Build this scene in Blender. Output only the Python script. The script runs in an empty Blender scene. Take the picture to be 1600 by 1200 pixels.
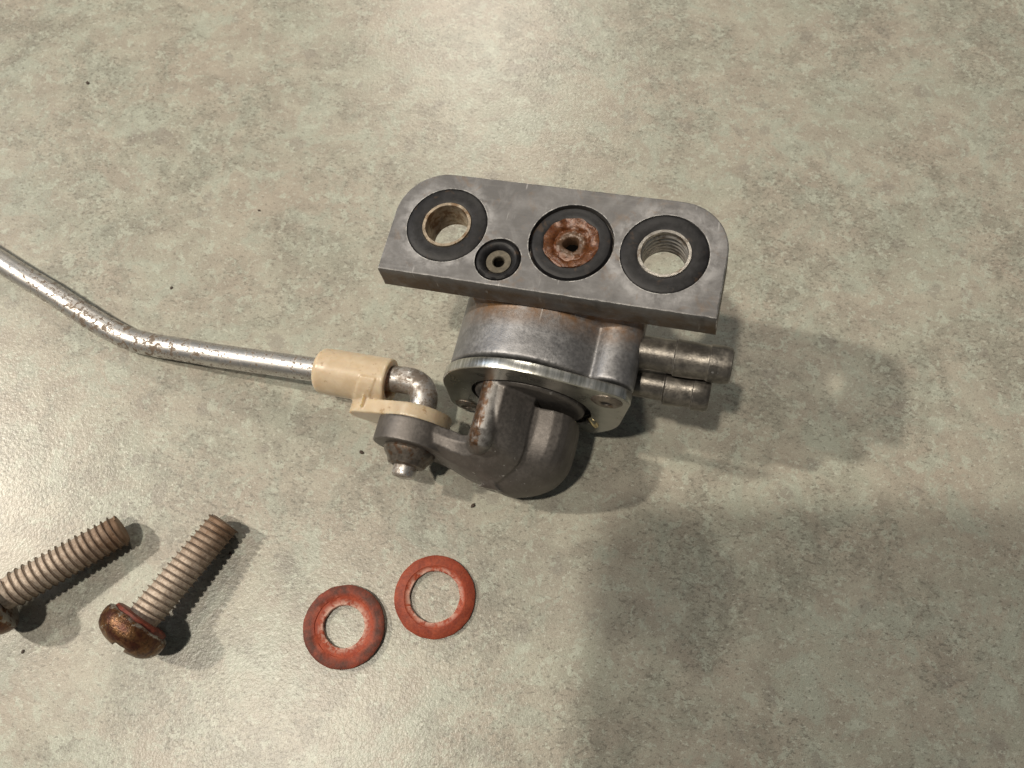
import bpy, bmesh, math, random
from mathutils import Matrix, Vector, noise

random.seed(7)
MM = 0.001
sc = bpy.context.scene
C = sc.collection
PI = math.pi

# ------------------------------------------------------------------ camera
CAM_H = 150.7            # mm above the counter
TILT = math.radians(20)  # off straight down
cam_d = bpy.data.cameras.new('camera')
cam = bpy.data.objects.new('camera', cam_d)
C.objects.link(cam)
cam.location = (0, 0, CAM_H*MM)
cam.rotation_euler = (TILT, 0, 0)
cam_d.sensor_width = 36.0
cam_d.lens = 1202/1600*36.0
cam_d.clip_start = 0.002
cam_d.clip_end = 20
cam_d.dof.use_dof = True
cam_d.dof.focus_distance = 0.131
cam_d.dof.aperture_fstop = 40
sc.camera = cam

# ------------------------------------------------------------------ world (dim room)
w = bpy.data.worlds.new('World'); sc.world = w; w.use_nodes = True
bg = w.node_tree.nodes['Background']
bg.inputs[0].default_value = (0.92, 0.97, 1.0, 1)
bg.inputs[1].default_value = 0.105

# ------------------------------------------------------------------ lamps (kitchen ceiling lights)
def lamp(name, direction, dist, size, power, color, target=(0.02, 0.04, 0.0)):
    ld = bpy.data.lights.new(name, 'AREA'); ld.shape = 'DISK'; ld.size = size
    ld.energy = power; ld.color = color
    o = bpy.data.objects.new(name, ld); C.objects.link(o)
    d = Vector(direction).normalized()
    o.location = Vector(target) + d*dist
    o.rotation_euler = d.to_track_quat('Z', 'Y').to_euler()
    return o
lamp('ceiling_lamp_overhead', (-0.30, -0.13, 0.945), 1.30, 0.058, 9.4, (1.0, 0.905, 0.765))
lamp('ceiling_lamp_left', (-0.71, 0.14, 0.70), 1.00, 0.036, 6.5, (1.0, 0.905, 0.765))
lamp('ceiling_lamp_back', (-0.06, 0.745, 0.665), 1.10, 0.075, 3.4, (1.0, 0.91, 0.775))
lamp('window_light', (-0.75, 0.45, 0.5), 1.6, 0.55, 1.8, (0.66, 0.80, 1.0))

sc.view_settings.view_transform = 'Standard'
sc.view_settings.look = 'None'
sc.view_settings.exposure = -0.19
sc.view_settings.gamma = 1.0
sc.render.engine = 'CYCLES'
sc.cycles.use_denoising = True
sc.cycles.max_bounces = 8

# ================================================================== helpers
def tag(o, label=None, cat=None, group=None, kind=None):
    if label: o['label'] = label
    if cat: o['category'] = cat
    if group: o['group'] = group
    if kind: o['kind'] = kind
    return o

def mesh_obj(name, verts, faces, m, parent=None, smooth=True, off=(0, 0, 0), angle=35):
    me = bpy.data.meshes.new(name)
    ox, oy, oz = off
    me.from_pydata([((x-ox)*MM, (y-oy)*MM, (z-oz)*MM) for x, y, z in verts], [], faces)
    bm = bmesh.new(); bm.from_mesh(me)
    bmesh.ops.recalc_face_normals(bm, faces=bm.faces)
    for f in bm.faces: f.smooth = smooth
    if smooth and angle:
        lim = math.radians(angle)
        for e in bm.edges:
            if len(e.link_faces) == 2 and e.calc_face_angle(0) > lim: e.smooth = False
    bm.to_mesh(me); bm.free()
    me.materials.append(m)
    o = bpy.data.objects.new(name, me); C.objects.link(o)
    if parent: o.parent = parent
    return o

def frame(axis):
    a = Vector(axis).normalized()
    u = Vector((0, 0, 1)) if abs(a.z) < 0.9 else Vector((1, 0, 0))
    x = u.cross(a).normalized(); y = a.cross(x)
    return x, y, a

def lathe(profile, origin, axis, seg=64, closed=False, wob=0.0, seed=0):
    """profile: list of (radius, distance along axis); returns verts, faces"""
    X, Y, A = frame(axis); O = Vector(origin); V = []; F = []; n = len(profile)
    rings = []
    for (r, h) in profile:
        if r < 1e-6:
            rings.append([len(V)]); V.append(tuple(O + A*h)); continue
        ids = []
        for k in range(seg):
            t = 2*PI*k/seg
            rr = r
            if wob:
                rr = r + wob*noise.noise(Vector((math.cos(t)*1.7*r*.4+seed, math.sin(t)*1.7*r*.4, h*.7+seed*3)))
            ids.append(len(V)); V.append(tuple(O + A*h + X*(rr*math.cos(t)) + Y*(rr*math.sin(t))))
        rings.append(ids)
    m = n if closed else n-1
    for i in range(m):
        a, b = rings[i], rings[(i+1) % n]
        if len(a) == 1 and len(b) == 1: continue
        for k in range(seg):
            k2 = (k+1) % seg
            if len(a) == 1: F.append((a[0], b[k], b[k2]))
            elif len(b) == 1: F.append((a[k], b[0], a[k2]))
            else: F.append((a[k], b[k], b[k2], a[k2]))
    return V, F

def join(*parts):
    V = []; F = []
    for v, f in parts:
        o = len(V); V += list(v); F += [tuple(i+o for i in q) for q in f]
    return V, F

def prism(poly, axis, lo, hi, n=None):
    """poly in the two other axes (x,z for axis y; x,y for axis z; y,z for axis x)"""
    V = []; k = len(poly)
    for h in (lo, hi):
        for a, b in poly:
            V.append({'x': (h, a, b), 'y': (a, h, b), 'z': (a, b, h)}[axis])
    F = [tuple(range(k)), tuple(range(2*k-1, k-1, -1))]
    for i in range(k):
        j = (i+1) % k
        F.append((i, j, k+j, k+i))
    return V, F

def loft(loops):
    V = []; F = []; k = len(loops[0])
    for l in loops: V += [tuple(p) for p in l]
    for s in range(len(loops)-1):
        for i in range(k):
            j = (i+1) % k
            F.append((s*k+i, s*k+j, (s+1)*k+j, (s+1)*k+i))
    F.append(tuple(range(k))); F.append(tuple(range((len(loops)-1)*k, len(loops)*k))[::-1])
    return V, F

def ev_mesh(o):
    dg = bpy.context.evaluated_depsgraph_get(); dg.update()
    return bpy.data.meshes.new_from_object(o.evaluated_get(dg))

def fused(name, pieces, voxel, smooth_it, m, parent, off, subsurf=None, fac=0.5):
    """union of closed pieces (in mm) by voxel remesh, softened like a casting"""
    V, F = join(*pieces)
    me = bpy.data.meshes.new('tmp'); me.from_pydata(V, [], F)
    bm = bmesh.new(); bm.from_mesh(me); bmesh.ops.recalc_face_normals(bm, faces=bm.faces); bm.to_mesh(me); bm.free()
    o = bpy.data.objects.new('tmp', me); C.objects.link(o)
    r = o.modifiers.new('r', 'REMESH'); r.mode = 'VOXEL'; r.voxel_size = voxel; r.adaptivity = 0
    s = o.modifiers.new('s', 'SMOOTH'); s.iterations = smooth_it; s.factor = fac
    me2 = ev_mesh(o)
    bpy.data.objects.remove(o)
    off = Vector(off)
    for v in me2.vertices: v.co = (v.co - off)*MM
    for p in me2.polygons: p.use_smooth = True
    me2.name = name; me2.materials.clear(); me2.materials.append(m)
    ob = bpy.data.objects.new(name, me2); C.objects.link(ob); ob.parent = parent
    return ob

def flat_with_holes(outer, holes, lo, hi):
    """extruded 2-D outline (x,y) with holes; verts, faces in mm (via bmesh triangle fill)"""
    bm = bmesh.new()
    edges = []
    for ring in [outer]+holes:
        vs = [bm.verts.new((x, y, 0)) for x, y in ring]
        for i in range(len(vs)): edges.append(bm.edges.new((vs[i], vs[(i+1) % len(vs)])))
    bmesh.ops.triangle_fill(bm, use_beauty=True, use_dissolve=False, edges=edges, normal=(0, 0, 1))
    bm.verts.ensure_lookup_table(); bm.verts.index_update()
    V2 = [(v.co.x, v.co.y) for v in bm.verts]
    T = [tuple(v.index for v in f.verts) for f in bm.faces]
    E = [tuple(v.index for v in e.verts) for e in bm.edges if len(e.link_faces) == 1]
    bm.free(); n = len(V2)
    V = [(x, y, hi) for x, y in V2]+[(x, y, lo) for x, y in V2]
    F = T+[tuple(i+n for i in t[::-1]) for t in T]+[(a, b, b+n, a+n) for a, b in E]
    return V, F

def circ(cx, cy, r, n=64):
    return [(cx+r*math.cos(2*PI*i/n), cy+r*math.sin(2*PI*i/n)) for i in range(n)]

def hull(pts):
    pts = sorted(set(pts))
    def half(ps):
        h = []
        for p in ps:
            while len(h) > 1 and (h[-1][0]-h[-2][0])*(p[1]-h[-2][1])-(h[-1][1]-h[-2][1])*(p[0]-h[-2][0]) <= 0: h.pop()
            h.append(p)
        return h
    a = half(pts); b = half(pts[::-1])
    return a[:-1]+b[:-1]

def bevel(o, width, seg=2, ang=40):
    b = o.modifiers.new('bevel', 'BEVEL'); b.width = width*MM; b.segments = seg
    b.limit_method = 'ANGLE'; b.angle_limit = math.radians(ang); b.harden_normals = False
    return o

def tube(points, radii, seg=28, cap=True):
    """swept tube through points (mm), parallel-transport frames"""
    P = [Vector(p) for p in points]; n = len(P); V = []; F = []
    T = []
    for i in range(n):
        T.append((P[min(i+1, n-1)]-P[max(i-1, 0)]).normalized())
    x = frame(T[0])[0]
    for i in range(n):
        x = (x - T[i]*x.dot(T[i])).normalized(); y = T[i].cross(x)
        r = radii[i] if isinstance(radii, (list, tuple)) else radii
        for k in range(seg):
            t = 2*PI*k/seg
            V.append(tuple(P[i]+x*(r*math.cos(t))+y*(r*math.sin(t))))
    for i in range(n-1):
        for k in range(seg):
            k2 = (k+1) % seg
            F.append((i*seg+k, i*seg+k2, (i+1)*seg+k2, (i+1)*seg+k))
    if cap:
        F.append(tuple(range(seg))[::-1]); F.append(tuple(range((n-1)*seg, n*seg)))
    return V, F

# ================================================================== materials
class NT:
    def __init__(s, name):
        s.m = bpy.data.materials.new(name); s.m.use_nodes = True
        s.t = s.m.node_tree; s.p = s.t.nodes['Principled BSDF']
        s.tc = s.t.nodes.new('ShaderNodeTexCoord')
    def n(s, kind, **kw):
        nd = s.t.nodes.new('ShaderNode'+kind)
        for k, v in kw.items():
            if k.startswith('i_'): nd.inputs[k[2:].replace('_', ' ')].default_value = v
            else: setattr(nd, k, v)
        return nd
    def l(s, a, b): s.t.links.new(a, b)
    def coord(s, scale=(1, 1, 1), rot=(0, 0, 0), loc=(0, 0, 0), src='Object'):
        mp = s.n('Mapping'); s.l(s.tc.outputs[src], mp.inputs[0])
        mp.inputs['Scale'].default_value = tuple(1000*c for c in scale)   # mm
        mp.inputs['Rotation'].default_value = rot
        mp.inputs['Location'].default_value = loc
        return mp.outputs[0]
    def noise(s, scale, detail=4, rough=0.55, dist=0.0, vec=None):
        nd = s.n('TexNoise'); nd.inputs['Scale'].default_value = scale; nd.inputs['Detail'].default_value = detail
        nd.inputs['Roughness'].default_value = rough; nd.inputs['Distortion'].default_value = dist
        s.l(vec if vec is not None else s.coord(), nd.inputs['Vector']); return nd.outputs['Fac']
    def ramp(s, src, *stops):
        r = s.n('ValToRGB'); e = r.color_ramp.elements
        while len(e) < len(stops): e.new(0.5)
        for el, (p, c) in zip(e, stops):
            el.position = p; el.color = (c, c, c, 1) if isinstance(c, (int, float)) else (*c, 1)
        s.l(src, r.inputs[0]); return r.outputs[0]
    def mix(s, fac, a, b, mode='MIX'):
        m = s.n('Mix', data_type='RGBA', blend_type=mode)
        for v, i in ((fac, 0), (a, 6), (b, 7)):
            if isinstance(v, (int, float)): m.inputs[i].default_value = v if i == 0 else (v, v, v, 1)
            elif isinstance(v, tuple): m.inputs[i].default_value = (*v, 1)
            else: s.l(v, m.inputs[i])
        return m.outputs[2]
    def math(s, op, a, b=0.0, c=None, clamp=False):
        m = s.n('Math', operation=op, use_clamp=clamp)
        for v, i in ((a, 0), (b, 1), (c, 2)):
            if v is None: continue
            if isinstance(v, (int, float)): m.inputs[i].default_value = v
            else: s.l(v, m.inputs[i])
        return m.outputs[0]
    def bump(s, h, strength, dist_mm):
        b = s.n('Bump'); b.inputs['Strength'].default_value = strength; b.inputs['Distance'].default_value = dist_mm*MM
        s.l(h, b.inputs['Height']); s.l(b.outputs[0], s.p.inputs['Normal']); return b
    def edge(s, radius_mm, lo=0.02, hi=0.25):
        """1 on sharp convex/concave edges (worn, handled corners)"""
        bv = s.n('Bevel', samples=4); bv.inputs['Radius'].default_value = radius_mm*MM
        g = s.n('NewGeometry'); d = s.n('VectorMath', operation='DOT_PRODUCT')
        s.l(bv.outputs[0], d.inputs[0]); s.l(g.outputs['Normal'], d.inputs[1])
        return s.ramp(s.math('SUBTRACT', 1.0, d.outputs['Value']), (lo, 0), (hi, 1))
    def set(s, **kw):
        for k, v in kw.items():
            inp = s.p.inputs[k.replace('_', ' ')]
            if isinstance(v, (int, float)): inp.default_value = v
            elif isinstance(v, tuple): inp.default_value = (*v, 1)
            else: s.l(v, inp)
        return s.m

def m_counter():
    s = NT('counter_laminate')
    v2 = s.coord(rot=(0, 0, 0.6), scale=(1, 1.5, 1))
    def flakes(cell, warp_scale, warp, prob, rad, soft, loc):
        """discrete irregular printed flakes: warped Voronoi cells, a random share of them inked"""
        base_v = s.coord(loc=loc)
        nz = s.n('TexNoise'); nz.inputs['Scale'].default_value = warp_scale; nz.inputs['Detail'].default_value = 5
        nz.inputs['Roughness'].default_value = 0.68; s.l(base_v, nz.inputs['Vector'])
        sub = s.n('VectorMath', operation='SUBTRACT'); s.l(nz.outputs['Color'], sub.inputs[0]); sub.inputs[1].default_value = (0.5, 0.5, 0.5)
        scl = s.n('VectorMath', operation='SCALE'); s.l(sub.outputs[0], scl.inputs[0]); scl.inputs['Scale'].default_value = warp
        add = s.n('VectorMath', operation='ADD'); s.l(base_v, add.inputs[0]); s.l(scl.outputs[0], add.inputs[1])
        vo = s.n('TexVoronoi', voronoi_dimensions='2D'); vo.inputs['Scale'].default_value = 1.0/cell
        s.l(add.outputs[0], vo.inputs['Vector'])
        sep = s.n('SeparateColor'); s.l(vo.outputs['Color'], sep.inputs[0])
        pick = s.math('LESS_THAN', sep.outputs[0], prob) if isinstance(prob, float) else s.math('LESS_THAN', sep.outputs[0], prob)
        size = s.math('MULTIPLY', s.math('ADD', 0.45, s.math('MULTIPLY', sep.outputs[1], 0.55)), rad)
        d = s.math('SUBTRACT', vo.outputs['Distance'], size)
        return s.math('MULTIPLY', pick, s.ramp(s.math('ADD', 0.5, d), (0.5-soft, 1.0), (0.5+soft, 0.0)))
    big = s.noise(0.035, 3, 0.6, 0.5, v2)
    med = s.noise(0.12, 7, 0.70, 0.6, v2)
    base = s.ramp(big, (0.36, (0.365, 0.370, 0.305)), (0.5, (0.415, 0.40, 0.332)), (0.64, (0.395, 0.358, 0.297)))
    col = s.mix(s.ramp(med, (0.43, 0.0), (0.60, 0.7)), base, (0.325, 0.29, 0.243))
    mint = s.noise(0.10, 8, 0.74, 0.5, s.coord(loc=(31, 7, 3)))
    col = s.mix(s.ramp(mint, (0.51, 0.0), (0.60, 0.8)), col, (0.385, 0.41, 0.345))
    zone = s.ramp(s.noise(0.055, 6, 0.70, 0.5, s.coord(loc=(-11, 40, 9))), (0.45, 0.0), (0.58, 1.0))
    gz = s.noise(0.24, 8, 0.74, 0.3, s.coord(loc=(-31, 14, 2)))
    col = s.mix(s.math('MULTIPLY', zone, s.ramp(gz, (0.43, 0.0), (0.56, 0.6))), col, (0.245, 0.24, 0.20))
    # a few big mauve-grey chips and pale mint flakes with ragged outlines
    col = s.mix(s.math('MULTIPLY', flakes(6.5, 0.32, 7.0, 0.11, 0.34, 0.03, (70, 12, 0)), 0.5), col, (0.265, 0.245, 0.215))
    pale = s.noise(0.30, 7, 0.72, 0.4, s.coord(loc=(3, 91, 0)))
    col = s.mix(s.ramp(pale, (0.565, 0.0), (0.585, 0.7)), col, (0.45, 0.475, 0.40))
    pale2 = s.noise(0.75, 6, 0.72, 0.3, s.coord(loc=(23, 11, 0), scale=(1, 1.5, 1), rot=(0, 0, 0.7)))
    col = s.mix(s.ramp(pale2, (0.585, 0.0), (0.61, 0.7)), col, (0.52, 0.53, 0.455))
    # dark flecks as small ragged dashes: dense inside the grey zones, sparse elsewhere
    da = s.coord(loc=(5, 5, 0), scale=(1, 1.7, 1), rot=(0, 0, 0.75))
    sp = s.math('ADD', s.noise(0.95, 5, 0.68, 0.0, da), s.math('MULTIPLY', zone, 0.055))
    col = s.mix(s.ramp(sp, (0.585, 0.0), (0.635, 0.66)), col, (0.165, 0.155, 0.13))
    sp2 = s.math('ADD', s.noise(2.1, 4, 0.68, 0.0, s.coord(loc=(55, 2, 0), scale=(1, 1.5, 1), rot=(0, 0, 0.75))), s.math('MULTIPLY', zone, 0.03))
    col = s.mix(s.ramp(sp2, (0.58, 0.0), (0.65, 0.55)), col, (0.19, 0.17, 0.14))
    grain = s.noise(5.5, 3, 0.7)
    col = s.mix(0.45, col, s.ramp(grain, (0.3, 0.2), (0.7, 0.8)), 'OVERLAY')
    # pebbled laminate relief
    peb = s.noise(1.5, 2, 0.5, 0.2)
    peb2 = s.noise(3.3, 1, 0.5)
    s.bump(s.math('ADD', peb, s.math('MULTIPLY', peb2, 0.4)), 0.5, 0.10)
    return s.set(Base_Color=col, Roughness=0.33, Specular_IOR_Level=0.5)

def m_cast(name, base=(0.245, 0.243, 0.25), light=(0.37, 0.367, 0.375), rust_amt=1.0, rough=0.46, edge_r=0.35, stain=None, extra=None):
    """grey die-cast alloy, slightly oxidised, worn bright on the edges, brown in the corners"""
    s = NT(name)
    n1 = s.noise(0.28, 5, 0.6, 0.5); n2 = s.noise(1.6, 4, 0.65)
    col = s.mix(s.ramp(n1, (0.42, 0.0), (0.66, 1.0)), base, light)
    col = s.mix(s.ramp(n2, (0.35, 0.45), (0.6, 0.0)), col, tuple(c*0.6 for c in base))
    metal = 0.7
    if rust_amt:
        r = s.noise(0.20, 6, 0.68, 0.4, s.coord(loc=(13, 4, 8)))
        rm = s.ramp(r, (0.70, 0.0), (0.78, 0.5*rust_amt))
        if stain is not None: rm = s.math('ADD', rm, s.math('MULTIPLY', stain(s), s.ramp(s.noise(0.45, 5, 0.65), (0.3, 0.1), (0.6, 1.0))), clamp=True)
        col = s.mix(rm, col, (0.20, 0.105, 0.045))
        metal = s.math('SUBTRACT', 0.7, s.math('MULTIPLY', rm, 0.6))
    if extra is not None: col = extra(s, col)
    ed = s.math('MULTIPLY', s.edge(edge_r), s.ramp(s.noise(1.1, 4, 0.7), (0.40, 0.0), (0.62, 1.0)))
    col = s.mix(ed, col, (0.72, 0.70, 0.67))
    # scratches
    sv = s.coord(scale=(0.9, 0.06, 0.9), rot=(0, 0, 0.45)); sc1 = s.noise(1.4, 2, 0.5, 0.0, sv)
    col = s.mix(s.ramp(sc1, (0.70, 0.0), (0.75, 0.5)), col, (0.62, 0.61, 0.60))
    pit = s.noise(3.0, 3, 0.6)
    s.bump(s.math('ADD', pit, s.math('MULTIPLY', n2, 0.6)), 0.25, 0.12)
    ro = s.ramp(n2, (0.3, rough-0.08), (0.7, rough+0.12))
    return s.set(Base_Color=col, Metallic=metal, Roughness=ro)

def m_flange():
    s = NT('machined_flange_face')
    n1 = s.noise(0.22, 5, 0.6, 0.8); n2 = s.noise(1.3, 4, 0.65)
    col = s.mix(s.ramp(n1, (0.40, 0.0), (0.68, 1.0)), (0.14, 0.1365, 0.138), (0.225, 0.221, 0.223))
    col = s.mix(s.ramp(n2, (0.38, 0.35), (0.6, 0.0)), col, (0.13, 0.125, 0.12))
    # pale rings scuffed around the seals
    o = s.n('SeparateXYZ'); s.l(s.coord(), o.inputs[0])
    def ring(cx, cy, r, wd):
        dx = s.math('SUBTRACT', o.outputs[0], cx); dy = s.math('SUBTRACT', o.outputs[1], cy)
        d = s.math('SQRT', s.math('ADD', s.math('MULTIPLY', dx, dx), s.math('MULTIPLY', dy, dy)))
        a = s.math('ABSOLUTE', s.math('SUBTRACT', d, r))
        return s.ramp(s.math('DIVIDE', a, wd), (0.0, 1.0), (1.0, 0.0))
    rg = None
    for cx, cy, r, wd in ((-18.5, 0, 7.6, 1.6), (18.5, 0, 8.0, 2.2)):
        q = ring(cx+5, cy+22, r, wd); rg = q if rg is None else s.math('MAXIMUM', rg, q)
    rg = s.math('MULTIPLY', rg, s.ramp(s.noise(0.35, 5, 0.65, 0.4), (0.40, 0.0), (0.62, 0.65)))
    col = s.mix(rg, col, (0.42, 0.415, 0.42))
    # brown smear
    br = s.ramp(s.noise(0.24, 6, 0.7, 0.7, s.coord(loc=(2.5, 9, 1))), (0.56, 0.0), (0.70, 0.6))
    col = s.mix(br, col, (0.17, 0.11, 0.065))
    gr = s.math('MULTIPLY', s.ramp(s.math('DIVIDE', o.outputs[2], 40.0), (0.90, 0.85), (0.945, 0.0)), s.ramp(s.noise(0.3, 5, 0.65, 0.4), (0.32, 0.15), (0.62, 1.0)))
    col = s.mix(gr, col, (0.115, 0.075, 0.042))
    ed = s.math('MULTIPLY', s.edge(0.35), s.ramp(s.noise(0.9, 4, 0.7), (0.44, 0.0), (0.60, 1.0)))
    col = s.mix(ed, col, (0.80, 0.79, 0.77))
    for k, (rot, loc) in enumerate(((0.55, 3), (-0.35, 20), (1.2, 41))):
        sv = s.coord(scale=(1.6, 0.14, 0.14), rot=(0, 0, rot), loc=(loc, loc, 0)); q = s.noise(1.1, 2, 0.5, 0.0, sv)
        pm_ = s.ramp(s.noise(0.16, 3, 0.6, 0.0, s.coord(loc=(loc*3, loc, 0))), (0.54, 0.0), (0.60, 1.0))
        col = s.mix(s.math('MULTIPLY', pm_, s.ramp(q, (0.66, 0.0), (0.74, 0.4))), col, (0.52, 0.51, 0.51))
    pit = s.noise(2.6, 3, 0.65)
    mach = s.noise(1.2, 3, 0.6, 0.0, s.coord(scale=(0.05, 2.6, 0.3), rot=(0, 0, 0.9)))
    col = s.mix(s.ramp(mach, (0.54, 0.0), (0.72, 0.13)), col, (0.33, 0.325, 0.325))
    s.bump(s.math('ADD', s.math('ADD', pit, n2), s.math('MULTIPLY', mach, 0.35)), 0.2, 0.1)
    return s.set(Base_Color=col, Metallic=s.math('SUBTRACT', 0.6, s.math('MULTIPLY', br, 0.6)), Roughness=s.ramp(n2, (0.3, 0.46), (0.7, 0.6)))

def m_plate():
    s = NT('cover_plate_zinc')
    n1 = s.noise(0.25, 5, 0.6, 0.4)
    col = s.mix(s.ramp(n1, (0.40, 0.0), (0.64, 1.0)), (0.40, 0.405, 0.375), (0.52, 0.52, 0.485))
    # shear marks of the stamped edge, across the rim
    mk = s.noise(1.5, 3, 0.6, 0.0, s.coord(scale=(1, 0.05, 1)))
    o = s.n('SeparateXYZ'); s.l(s.coord(), o.inputs[0])
    rim = s.math('MULTIPLY', s.math('LESS_THAN', o.outputs[1], 1.9), s.math('GREATER_THAN', o.outputs[1], 0.16))
    col = s.mix(s.math('MULTIPLY', rim, s.ramp(mk, (0.40, 0.0), (0.62, 0.85))), col, (0.78, 0.78, 0.76))
    br = s.ramp(s.noise(0.5, 6, 0.7, 0.5, s.coord(loc=(5, 1, 9))), (0.66, 0.0), (0.73, 0.75))
    col = s.mix(br, col, (0.12, 0.075, 0.04))
    ed = s.math('MULTIPLY', s.edge(0.3), s.ramp(s.noise(1.1, 4, 0.7), (0.38, 0.2), (0.6, 1.0)))
    col = s.mix(ed, col, (0.85, 0.84, 0.81))
    s.bump(s.math('ADD', s.math('MULTIPLY', mk, rim), s.math('MULTIPLY', s.noise(2.5, 3, 0.6), 0.2)), 0.25, 0.1)
    return s.set(Base_Color=col, Metallic=s.math('SUBTRACT', 0.95, br), Roughness=s.ramp(n1, (0.35, 0.26), (0.7, 0.36)))

def m_plain(name, col, rough=0.5, metal=0.0, var=0.25, nscale=0.8, bump=0.1, bd=0.08, dirt=None, **kw):
    s = NT(name)
    n = s.noise(nscale, 5, 0.62, 0.3)
    c = s.mix(s.ramp(n, (0.35, 0.0), (0.65, 1.0)), tuple(x*(1-var) for x in col), tuple(min(1, x*(1+var)) for x in col))
    if dirt:
        dn = s.noise(dirt[3], 6, 0.68, 0.4, s.coord(loc=(7, 3, 5)))
        c = s.mix(s.ramp(dn, (dirt[1], 0.0), (dirt[1]+0.07, dirt[2])), c, dirt[0])
    s.bump(s.noise(nscale*3.2, 3, 0.6), bump, bd)
    return s.set(Base_Color=c, Roughness=rough, Metallic=metal, **kw)

def m_rust(name, a=(0.105, 0.028, 0.006), b=(0.14, 0.052, 0.015), rough=0.33):
    s = NT(name)
    n = s.noise(0.75, 6, 0.68, 0.6); n2 = s.noise(2.2, 4, 0.6)
    c = s.mix(s.ramp(n, (0.35, 0.0), (0.65, 1.0)), a, b)
    c = s.mix(s.ramp(n2, (0.35, 0.7), (0.55, 0.0)), c, tuple(x*0.3 for x in a))
    o = s.n('SeparateXYZ'); s.l(s.coord(loc=(-8.24, -21.8, 0)), o.inputs[0])
    rr_ = s.math('ADD', s.math('SQRT', s.math('ADD', s.math('MULTIPLY', o.outputs[0], o.outputs[0]), s.math('MULTIPLY', o.outputs[1], o.outputs[1]))), s.math('MULTIPLY', s.math('SUBTRACT', n, 0.5), 1.6))
    c = s.mix(s.ramp(s.math('DIVIDE', rr_, 10.0), (0.20, 0.6), (0.255, 0.0)), c, (0.10, 0.075, 0.052))
    s.bump(s.math('ADD', n, s.math('MULTIPLY', n2, 0.3)), 0.45, 0.25)
    return s.set(Base_Color=c, Roughness=rough, Metallic=0.15, Specular_IOR_Level=0.6)

def m_chrome():
    s = NT('plated_steel')
    o = s.n('SeparateXYZ'); s.l(s.coord(), o.inputs[0])
    pt = s.noise(0.85, 5, 0.7, 0.3)
    # heavier pitting round the bend of the rod
    bx = s.math('ABSOLUTE', s.math('SUBTRACT', o.outputs[0], 2.0)); bend = s.ramp(s.math('DIVIDE', bx, 26.0), (0.35, 1.0), (1.0, 0.0))
    thr = s.math('SUBTRACT', pt, s.math('MULTIPLY', s.math('SUBTRACT', 1.0, bend), 0.075))
    pits = s.ramp(thr, (0.50, 0.0), (0.55, 1.0))
    spk = s.ramp(s.noise(1.6, 3, 0.6, 0.2, s.coord(loc=(4, 4, 4))), (0.60, 0.0), (0.64, 1.0))
    hook = s.ramp(s.math('DIVIDE', o.outputs[0], 100.0), (0.575, 0.0), (0.61, 1.0))
    hr = s.math('MULTIPLY', hook, s.ramp(s.noise(0.4, 6, 0.7, 0.4, s.coord(loc=(8, 2, 1))), (0.42, 0.0), (0.56, 0.9)))
    pm = s.math('MAXIMUM', s.math('MAXIMUM', pits, spk), hr)
    haze = s.noise(0.5, 5, 0.6)
    col = s.mix(s.ramp(haze, (0.4, 0.0), (0.65, 1.0)), (0.70, 0.69, 0.68), (0.55, 0.53, 0.51))
    col = s.mix(s.math('MULTIPLY', pm, 0.9), col, (0.13, 0.085, 0.05))
    s.bump(s.math('SUBTRACT', s.math('MULTIPLY', haze, 0.3), pm), 0.22, 0.08)
    return s.set(Base_Color=col, Metallic=s.math('SUBTRACT', 1.0, s.math('MULTIPLY', pm, 0.7)),
                 Roughness=s.mix(pm, s.ramp(haze, (0.35, 0.36), (0.7, 0.5)), 0.6))

def m_clip():
    s = NT('aged_nylon')
    n = s.noise(0.5, 5, 0.6, 0.3); d = s.noise(0.55, 6, 0.7, 0.3, s.coord(loc=(4, 8, 2)))
    c = s.mix(s.ramp(n, (0.35, 0.0), (0.65, 1.0)), (0.555, 0.435, 0.295), (0.625, 0.515, 0.375))
    brown_patches = s.ramp(d, (0.60, 0.0), (0.68, 0.65))  # brown patches scattered by noise
    c = s.mix(brown_patches, c, (0.30, 0.17, 0.07))
    s.bump(s.noise(1.4, 3, 0.5), 0.10, 0.1)
    m = s.set(Base_Color=c, Roughness=0.32, Specular_IOR_Level=0.5)
    s.p.inputs['Subsurface Weight'].default_value = 0.55
    s.p.inputs['Subsurface Radius'].default_value = (1.0, 0.7, 0.4)
    s.p.inputs['Subsurface Scale'].default_value = 0.003
    return m

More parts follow.
